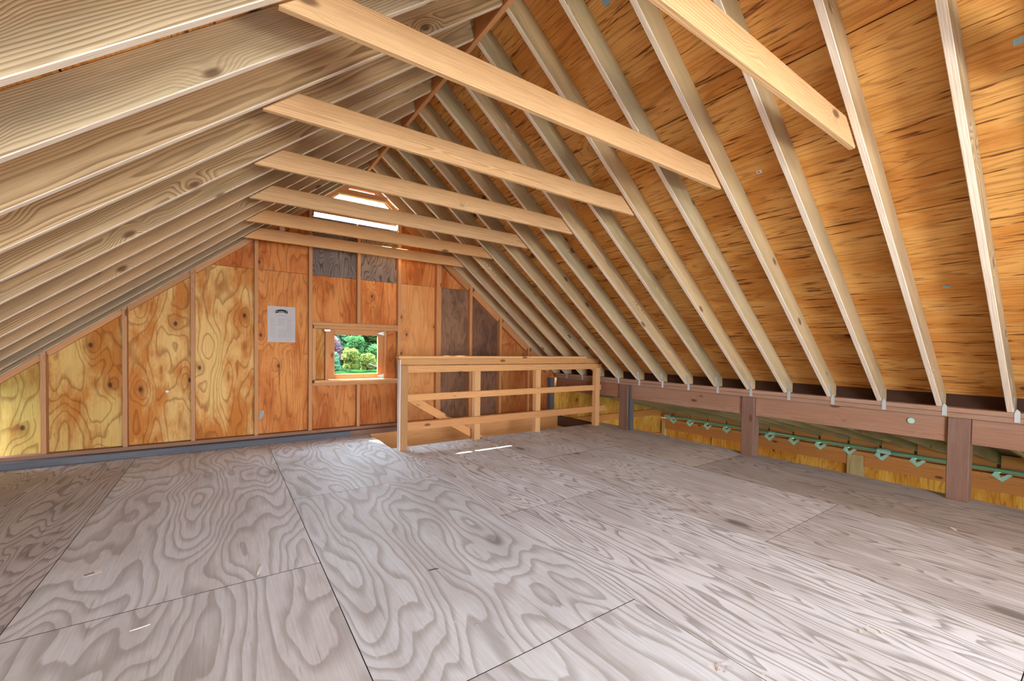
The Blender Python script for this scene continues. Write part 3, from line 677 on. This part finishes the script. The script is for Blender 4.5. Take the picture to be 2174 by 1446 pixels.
# ------------------------------------------------------------------ stickers and bits
def on_right(name, p, w, h, mat, label, cat, rot=0):
    F = frame(Vector(p), Matrix.Rotation(rot, 3, nR) @ Vector((0, 1, 0)), nR)
    p2 = Vector(p); d = (p2-Vector((XR, 0, zr(XR)))).dot(nR); F.translation = p2-nR*(d-RD+.001)
    o = poly_panel(name, F, [(-w/2, -h/2), (w/2, -h/2), (w/2, h/2), (-w/2, h/2)], .0015, mat); tag(o, label, cat); return o
o = on_right('sticker', (3.213, 1.592, 2.56), .036, .026, M['white'], 'small white tag on the roof plywood between third and fourth rafters', 'sticker')
attach(poly_panel('printed_patch', o.matrix_world @ Matrix.Translation((.003, 0, -.001)), [(-.009, -.007), (.009, -.007), (.009, .007), (-.009, .007)], .0005, M['bluegrey']), o)
o = on_right('sticker', (3.033, .325, 2.707), .05, .03, M['blue'], 'pale blue sticker on roof plywood on the near side of the first rafter', 'sticker')
attach(poly_panel('printed_patch', o.matrix_world @ Matrix.Translation((.0, 0, -.001)), [(-.016, -.009), (.016, -.009), (.016, .009), (-.016, .009)], .0005, M['bluegrey']), o)
o = on_right('sticker', (2.047, 2.026, 3.516), .05, .04, M['blue'], 'pale blue sticker high on roof plywood at the top edge of the photo', 'sticker')
o = on_right('sticker', (4.23, .759, 1.726), .04, .018, M['blue'], 'small blue scrap low on roof plywood between the first two rafters', 'sticker', .4)
F = frame(Vector((-.577, 3.156, .0012)), (.94, .34, 0), (0, 0, 1))
fl = poly_panel('floor_label', Matrix.Translation((0, 0, 0)) @ F, [(-.036, -.022), (.036, -.022), (.036, .022), (-.036, .022)], .0008, M['white']); tag(fl, 'small printed white label stuck on the floor plywood', 'sticker')
attach(poly_panel('printed_patch', F @ Matrix.Translation((-.004, 0, .0009)), [(-.026, -.013), (.014, -.013), (.014, .013), (-.026, .013)], .0004, M['bluegrey']), fl)
def sliver(name, p0, p1, w, h, mat, label, cat):
    p0, p1 = Vector((*p0, 0)), Vector((*p1, 0)); d = (p1-p0); L = d.length; F = frame(p0, d, (0, 0, 1))
    o = poly_panel(name, F, [(0, -w*.2), (L*.3, -w*.5), (L*.8, -w*.35), (L, 0), (L*.7, w*.5), (L*.2, w*.4)], h, mat)
    return tag(o, label, cat)
sliver('wood_splinter', (.144, 2.655), (.173, 2.767), .012, .006, M['white'], 'short pale wood splinter near the cross joint of the floor sheets', 'splinter')
sliver('wood_splinter', (-.331, 2.433), (-.265, 2.443), .010, .002, M['white'], 'thin pale sliver lying flat on the floor sheet nearest the left slope', 'splinter')
sliver('loose_nail', (.927, 2.195), (.982, 2.185), .005, .004, M['badge'], 'dark loose nail lying on the middle of the floor plywood', 'nail')
sliver('wood_splinter', (4.22, .66), (4.28, .70), .02, .002, M['white'], 'crumpled pale scrap on brown floor plywood near the widest post', 'scrap')
# wood chips and paint flecks scattered over the floor
bm = bmesh.new()
spots = [(random.uniform(-.6, 4.6), random.uniform(.7, 4.6)) for _ in range(80)]+[(random.gauss(1.58, .03), random.gauss(.88, .025)) for _ in range(14)]+[(random.gauss(2.35, .05), random.gauss(.62, .03)) for _ in range(10)]
for x, y in spots:
    s = random.uniform(.002, .007); a = random.uniform(0, 6.3); e = random.uniform(1, 2.6)
    c, q = math.cos(a), math.sin(a)
    vs = [bm.verts.new((x+(u*e*c-v*q)*s, y+(u*e*q+v*c)*s, .0018+random.uniform(0, .002))) for u, v in ((-1, -.6), (.8, -1), (1, .7), (-.7, 1))]
    f = bm.faces.new(vs)
bmesh.ops.solidify(bm, geom=list(bm.faces), thickness=.001)
o = link('paint_flecks', bm_mesh('paint_flecks', bm), M['white']); tag(o, 'tiny pale flecks and chips scattered over the floor plywood', 'debris', kind='stuff')

# ------------------------------------------------------------------ outside: bank, grass, shrubs
bm = bmesh.new(); nx, ny = 24, 24; V = []
def gz(x, y):
    t_ = max(0, min(1, (y-8)/12)); return G0-.12+3.2*t_*t_*(3-2*t_)*.93+.06*math.sin(x*1.7)*math.sin(y*1.3)+.42*max(0, y-27)
for i in range(nx+1):
    V.append([bm.verts.new((-30+64*i/nx, -30+90*j/ny, gz(-30+64*i/nx, -30+90*j/ny)-(0 if not (-3 < -30+64*i/nx < 9 and -4 < -30+90*j/ny < 7) else .2))) for j in range(ny+1)])
for i in range(nx):
    for j in range(ny): bm.faces.new((V[i][j], V[i+1][j], V[i+1][j+1], V[i][j+1]))
o = link('ground', bm_mesh('ground', bm), M['grass']); tag(o, kind='structure')
def shrub(name, x, y, r, h, mat, label, cat, n=1500, leaf=.09, group=None):
    z0 = gz(x, y); root = empty(name, (x, y, z0)); tag(root, label, cat, group)
    st = [(x, y, z0-.05), (x+.1*r, y, z0+.35*h), (x-.08*r, y+.1*r, z0+.75*h)]
    attach(link('stem', tube_mesh(st, [.05*h**.5, .035*h**.5, .015], 6), M['bark'], None, Matrix.Identity(4)), root)
    vs, fs = [], []
    lobes = [(Vector((random.uniform(-.55, .55)*r, random.uniform(-.55, .55)*r, h*random.uniform(.08, .82))), random.uniform(.32, .42)*r) for _ in range(26)]
    for i in range(n):
        c, rr = random.choice(lobes)
        dv = Vector((random.gauss(0, 1), random.gauss(0, 1), random.gauss(0, 1))).normalized()*rr*random.uniform(.7, 1.05)
        p = Vector((x, y, z0))+c+dv
        if p.z < z0: continue
        a = Vector((random.gauss(0, 1), random.gauss(0, 1), random.gauss(0, .6))).normalized(); b = a.orthogonal().normalized()
        s = leaf*random.uniform(.6, 1.3); k = len(vs)
        vs += [p-a*s, p+b*s*.45, p+a*s, p-b*s*.45]; fs.append((k, k+1, k+2, k+3))
    me = bpy.data.meshes.new('foliage'); me.from_pydata(vs, [], fs)
    o = link('foliage', me, mat, None, Matrix.Identity(4)); tag(o, kind='stuff'); attach(o, root)
for i, (x, y, r, h, m, l) in enumerate([
    (4.7, 20.3, .40, 1.0, 'leaf_yellow', 'taller yellow-green shrub seen through the square window'),
    (5.5, 20.3, .38, .8, 'leaf_yellow', 'lower yellow-green shrub seen through the square window'),
    (4.25, 21.9, .5, 1.7, 'leaf_purple', 'purplish shrub beside yellow shrubs outside the window'),
    (6.35, 21.9, .5, 1.35, 'leaf_green', 'green bush behind the fallen branch outside'),
    (3.75, 19.6, .4, .9, 'leaf_teal', 'blue-green bush low at the near side of the window view'),
    (5.3, 22.2, .5, 1.8, 'leaf_green', 'green bush between the yellow shrubs and the tall trees')]):
    shrub('garden_shrub', x, y, r, h, M[m], l, 'shrub', 2600, .075, 'shrubs outside the square window')
for i, (x, y, r, h, m, l) in enumerate([
    (4.85, 24.6, 1.4, 4.5, 'leaf_teal', 'tall blue-green tree behind the purplish shrub outside'),
    (7.6, 24.6, 1.3, 4.8, 'leaf_green', 'tall green tree behind the fallen branch outside'),
    (6.3, 28.4, 1.9, 5.8, 'leaf_teal', 'farthest broad blue-green tree filling the window view'),
    (10.2, 28.4, 1.9, 5.4, 'leaf_green', 'farthest green tree at the side of the window view')]):
    shrub('leafy_tree', x, y, r, h, M[m], l, 'tree', 11000, .2, 'trees outside the square window')
o = link('fallen_branch', tube_mesh([(5.3, 19.5, gz(5.3, 19.5)+.3), (5.7, 19.5, gz(5.7, 19.5)+.16), (6.4, 19.4, gz(6.4, 19.4)+.03)], [.025, .04, .05], 6), M['bark']); tag(o, 'bare fallen branch lying on the grass outside', 'branch')
